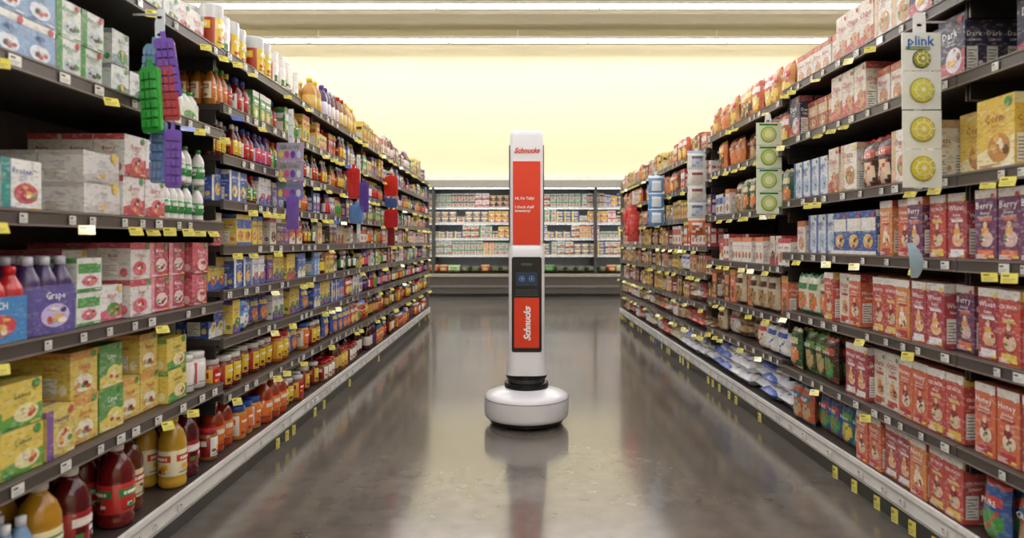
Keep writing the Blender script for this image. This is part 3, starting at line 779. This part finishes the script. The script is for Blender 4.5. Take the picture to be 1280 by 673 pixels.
loft('mast_shell', [(.94,.176,.15,.022,-.004),(1.540,.176,.15,.022,-.004),(1.558,.173,.147,.022,-.004),(1.567,.164,.138,.022,-.004),(1.570,.144,.12,.022,-.004)], m_wht, robot)
for s in (-1, 1):
    loft('sensor_rail_%s' % ('a' if s < 0 else 'b'), [(.98,.010,.06,.004,.02),(1.50,.010,.06,.004,.02)], m_gry, robot).location = (s*.090, 0, 0)
plate('mast_red_panel', .146, .962, 1.405, FY+.010-.002, .004, .002, m_red, robot)
plate('front_black_panel', .158, .395, .898, FY-.002, .006, .012, m_blk, robot)
plate('front_red_panel', .132, .418, .682, FY-.005, .004, .004, m_red, robot)
plate('screen_bezel', .142, .735, .885, FY-.004, .003, .01, m_blk, robot)
plate('screen', .112, .745, .818, FY-.0065, .003, .006, m_scr, robot)
for s in (-1, 1):
    for k, (r_, mt, yy) in enumerate(((.015, m_eye, -.0075), (.010, m_blk, -.0085), (.003, m_lets, -.0095))):
        plate('eye_%s_%d' % ('l' if s < 0 else 'r', k+1), 2*r_, .783-r_, .783+r_, FY+yy, .001, r_*.98, mt, robot, cx=s*.026)
for k in range(5): plate('vent_slat_%d' % (k+1), .12, .693+k*.0075, .696+k*.0075, FY-.006, .003, .001, m_gry, robot)
plate('camera_slot', .06, .852, .866, FY-.0055, .002, .006, m_gry, robot)
textobj('logo_top', 'Schnucks', .036, (0, FY+.006, 1.461), m_letr, robot, .35, .001)
textobj('greeting_text', "Hi, I'm Tally!", .020, (-.062, FY+.0065, 1.208), m_lets, robot, 0, .0004, align='LEFT')
textobj('greeting_text_2', "I check shelf\ninventory!", .020, (-.062, FY+.0065, 1.152), m_lets, robot, 0, .0004, align='LEFT')
textobj('logo_lower', 'Schnucks', .048, (.004, FY-.0065, .545), m_lets, robot, .35, .0018, rotz=True)

# ------------------------------------------------------------ hanging clip strips
def clip_base(p, z0, z1):
    p.box(-.012, .012, .006, .008, z0, z1, 'e8ecf0', 1)
    n = int((z1-z0)/.05)
    for k in range(n): p.box(-.007, .007, .001, .006, z1-.03-k*.05, z1-.022-k*.05, 'd0d4d8', 1)
def fin(p, name, x, y, rot=0):
    b = Build(); b.add(p.arr(), rot, (x, y, 0)); return b.obj(name)
def arm(p, x_to, z):
    p.box(min(0, x_to), max(0, x_to), .004, .007, z-.004, z+.002, 'b8b8b8', 3)

p = P(); clip_base(p, 1.14, 1.66); arm(p, .09, 1.645)
p.face([(-.02,.001,1.61),(.02,.001,1.61),(.02,.001,1.66),(.012,.001,1.672),(-.012,.001,1.672),(-.02,.001,1.66)], 'f4f4f2', 1)
zz = 1.61
for k in range(4):
    z1 = zz-k*.118; z0 = z1-.114
    p.box(-.055, .062, -.004-.002*k, -.001-.002*k, z0, z1, 'eef0e8', 1)
    yb = -.005-.002*k
    if k == 0:
        p.text('plink', .004, z1-.024, yb-.001, .030, '2a6ac0', .092, 1)
        for q in range(2): p.rect(-.045, .03, z1-.046-q*.006, z1-.043-q*.006, yb-.001, '6a8a4a', 1)
        cz = z0+.034; cr_ = .028
    else: cz = z0+.057; cr_ = .038
    col = ['a8a83a','e0dc5a','e8d858','e0d040'][k]
    for q, (rf, cc) in enumerate(((1, ['5a5a50','b0b060','b8b060','b8a850'][k]), (.9, col), (.62, 'f4f0b0'), (.5, col), (.2, 'f8f4c8'))):
        p.ell(.003, cz, cr_*rf, cr_*rf, yb-.002-.002*q, cc, 20, 1)
    for q in range(8):
        a = q*math.pi/4; p.face([(.003+cr_*.15*math.cos(a+.3), yb-.0125, cz+cr_*.15*math.sin(a+.3)), (.003+cr_*.85*math.cos(a-.06), yb-.0125, cz+cr_*.85*math.sin(a-.06)), (.003+cr_*.85*math.cos(a+.06), yb-.0125, cz+cr_*.85*math.sin(a+.06))], 'f6f2c4', 1)
fin(p, 'hanging_clip_strip', 1.213, 2.07)
p = P(); clip_base(p, 1.10, 1.60); arm(p, .09, 1.58)
p.face([(-.02,.001,1.55),(.02,.001,1.55),(.012,.001,1.61),(-.012,.001,1.61)], 'f4f4f2', 1)
for k in range(4):
    z1 = 1.565-k*.113; z0 = z1-.11; yb = -.005-.002*k
    p.box(-.06, .065, yb+.001, yb+.003, z0, z1, 'e4ecd0', 1)
    for q, (rf, cc) in enumerate(((1, '9ab45a'), (.85, 'd0dc78'), (.5, 'ecf0bc'))):
        p.ell(0, z0+.052, .040*rf, .040*rf, yb-.001-.002*q, cc, 18, 1)
    p.rect(-.045, .045, z1-.014, z1-.005, yb-.0005, '4a8a3a', 1)
fin(p, 'hanging_clip_strip', 1.235, 3.38)

def tray(col, w=.06, h=.17, nx=3, nz=6):
    p = P(); r = w*.22
    pts = rr(w, h, r, 3)
    V = [(x, 0, z) for x, z in pts]+[(x, .012, z) for x, z in pts]; n = len(pts); c = lin(col)
    F = [tuple(range(n)), tuple(range(2*n-1, n-1, -1))]+[(k, n+k, n+(k+1) % n, (k+1) % n) for k in range(n)]
    p.raw(V, F, [c]*len(F), 1)
    for i in range(nx):
        for j in range(nz):
            cx = (i-(nx-1)/2)*w*.28; cz = (j-(nz-1)/2)*h*.145; a = w*.1
            p.box(cx-a, cx+a, -.010, 0, cz-h*.055, cz+h*.055, col, 1)
    p.box(-w*.12, w*.12, .003, .008, h*.48, h*.62, col, 1)
    return p
def rotp(p, src, dx, dy, dz, ang, yaw=0):
    p.merge(src, Matrix.Translation((dx, dy, dz)) @ Matrix.Rotation(yaw, 4, 'Z') @ Matrix.Rotation(ang, 4, 'Y'))
p = P(); clip_base(p, 1.15, 1.66); arm(p, -.08, 1.645)
p.face([(-.012,.001,1.52),(.012,.001,1.52),(.014,.001,1.62),(0,.001,1.66),(-.014,.001,1.62)], 'dfe6ee', 1)
rotp(p, tray('6a3fb0', .055, .17), .030, -.012, 1.485, -.14, .3)
rotp(p, tray('b0203a', .05, .16), .034, -.018, 1.41, -.10, .3)
rotp(p, tray('3fa84a', .062, .19), -.006, -.04, 1.385, -.06, -.2)
rotp(p, tray('6a3fb0', .045, .17), .045, -.01, 1.22, .0, .5)
rotp(p, tray('8ab0d0', .06, .17), -.025, -.005, 1.47, .12, -.3)
rotp(p, tray('7a98c8', .05, .18), -.005, -.002, 1.24, .03, -.3)
fin(p, 'hanging_clip_strip', -1.045, 2.0)
p = P(); clip_base(p, 1.05, 1.60); arm(p, -.07, 1.58)
for k in range(3):
    z1 = 1.44-k*.09; p.box(-.062, .062, -.006-.003*k, -.003-.003*k, z1-.086, z1, ['b8a8c8','a89ab8','8a7ab0'][k], 1)
    p.text('GROW', 0, z1-.02, -.008-.003*k, .02, '5aa03a', .1, 1)
    for q in range(4): p.ell(-.042+q*.028, z1-.055, .011, .018, -.0095-.003*k, ['e0d050','d05a8a','6a4ab0','d0e0e8'][q], 10, 1)
rotp(p, tray('6a3fb0', .055, .15), .015, -.02, 1.11, .0, .2)
fin(p, 'hanging_clip_strip', -1.06, 3.2)
p = P(); clip_base(p, 1.0, 1.55); arm(p, -.07, 1.53)
rotp(p, tray('d83a3a', .085, .2, 4, 6), -.03, -.01, 1.36, 0, 0); rotp(p, tray('5a3a98', .06, .2), .04, -.01, 1.27, 0, .4); rotp(p, tray('6a98d0', .09, .12), -.01, -.016, 1.16, 0, 0)
fin(p, 'hanging_clip_strip', -1.045, 4.5)
p = P(); clip_base(p, .95, 1.58); arm(p, -.07, 1.56)
rotp(p, tray('d8302a', .11, .17, 4, 5), .0, -.01, 1.44, 0, 0); rotp(p, tray('3a5a98', .1, .08), 0, -.01, 1.30, 0, 0); rotp(p, tray('c8202a', .11, .15, 4, 5), 0, -.01, 1.17, 0, 0); rotp(p, tray('801a20', .06, .15), .0, -.01, 1.02, 0, 0)
fin(p, 'hanging_clip_strip', -1.05, 5.7)
p = P(); clip_base(p, 1.0, 1.62); arm(p, .08, 1.6)
bgs = [mk_bag(.13,.13,.03,'e6e4e0','c8c4c0','8a3a3a','d8c8b8',None,0), mk_bag(.13,.13,.03,'e8e8e4','9ab0c8','6a6a8a','c8d0d8',None,0), mk_bag(.12,.12,.03,'d8702a','e8e0d0','ffffff','b04a1a',None,0)]
def addarr(p, a, dx, dy, dz):
    V, L, T, C, Mi, S_ = a; n = len(p.V); p.V.extend([(v[0]+dx, v[1]+dy, v[2]+dz) for v in V]); o = 0
    for t, c, m, s in zip(T, C, Mi, S_):
        p.F.append(tuple(int(i)+n for i in L[o:o+t])); o += t; p.C.append(tuple(float(q) for q in c)); p.M.append(int(m)); p.S.append(bool(s))
for k, i in enumerate((1,0,0,1,2)): addarr(p, bgs[i]['a'], 0, -.03, 1.47-k*.112)
fin(p, 'hanging_clip_strip', 1.225, 4.7)
p = P(); clip_base(p, 1.1, 1.6); arm(p, .08, 1.58)
bb = mk_bag(.14,.16,.03,'4a90c8','e8e8f0','ffffff','d8e8f0',None,0)
for k in range(3): addarr(p, bb['a'], 0, -.03, 1.40-k*.14)
fin(p, 'hanging_clip_strip', 1.22, 6.05)
p = P(); clip_base(p, .95, 1.5); arm(p, .06, 1.48)
for k, (dx, dz) in enumerate(((-.03, 1.12), (.0, 1.05), (-.01, .98))):
    a = mk_bag(.12,.24,.05,'d02a20','a81c18','d02a20','d83a2a',None,0)['a']; addarr(p, a, dx, -.04-.01*k, dz)
    a = mk_bag(.05,.11,.04,'c82820','d02a20','d02a20','d83a2a',None,0)['a']; addarr(p, a, dx-.06, -.035-.01*k, dz+.06)
fin(p, 'hanging_oven_mitts', 1.20, 7.1)
p = P(); V = []
for k in range(7):
    a = k/6; V.append((-.03*a*a-.0, -.03*math.sin(a*2), .11*a))
for k in range(6):
    w0 = .022*math.sin(.5+2.2*k/6); w1 = .022*math.sin(.5+2.2*(k+1)/6); a, b_ = V[k], V[k+1]
    p.face([(a[0]-w0, a[1], a[2]), (a[0]+w0, a[1], a[2]), (b_[0]+w1, b_[1], b_[2]), (b_[0]-w1, b_[1], b_[2])], 'b8d8ec', 1)
    p.face([(b_[0]-w1, b_[1]+.001, b_[2]), (b_[0]+w1, b_[1]+.001, b_[2]), (a[0]+w0, a[1]+.001, a[2]), (a[0]-w0, a[1]+.001, a[2])], 'b8d8ec', 1)
fin(p, 'shelf_flag_sign', 1.25, 2.16).location = (0, 0, .865)

# ------------------------------------------------------------ world, camera
w = bpy.data.worlds.new('store_ambient'); SC.world = w; w.use_nodes = True
w.node_tree.nodes['Background'].inputs[0].default_value = (.9, .9, .9, 1); w.node_tree.nodes['Background'].inputs[1].default_value = .3
cam = bpy.data.cameras.new('camera'); co = bpy.data.objects.new('camera', cam); SC.collection.objects.link(co)
co.location = (0, 0, H); co.rotation_euler = (math.pi/2, 0, 0)
cam.sensor_width = 36; cam.lens = 36*F_PX/1280
cam.shift_x = -7/1280; cam.shift_y = -34.5/1280
cam.clip_start = .05
cam.dof.use_dof = True; cam.dof.focus_distance = 3.6; cam.dof.aperture_fstop = 2.8
SC.camera = co
SC.view_settings.view_transform = 'Standard'
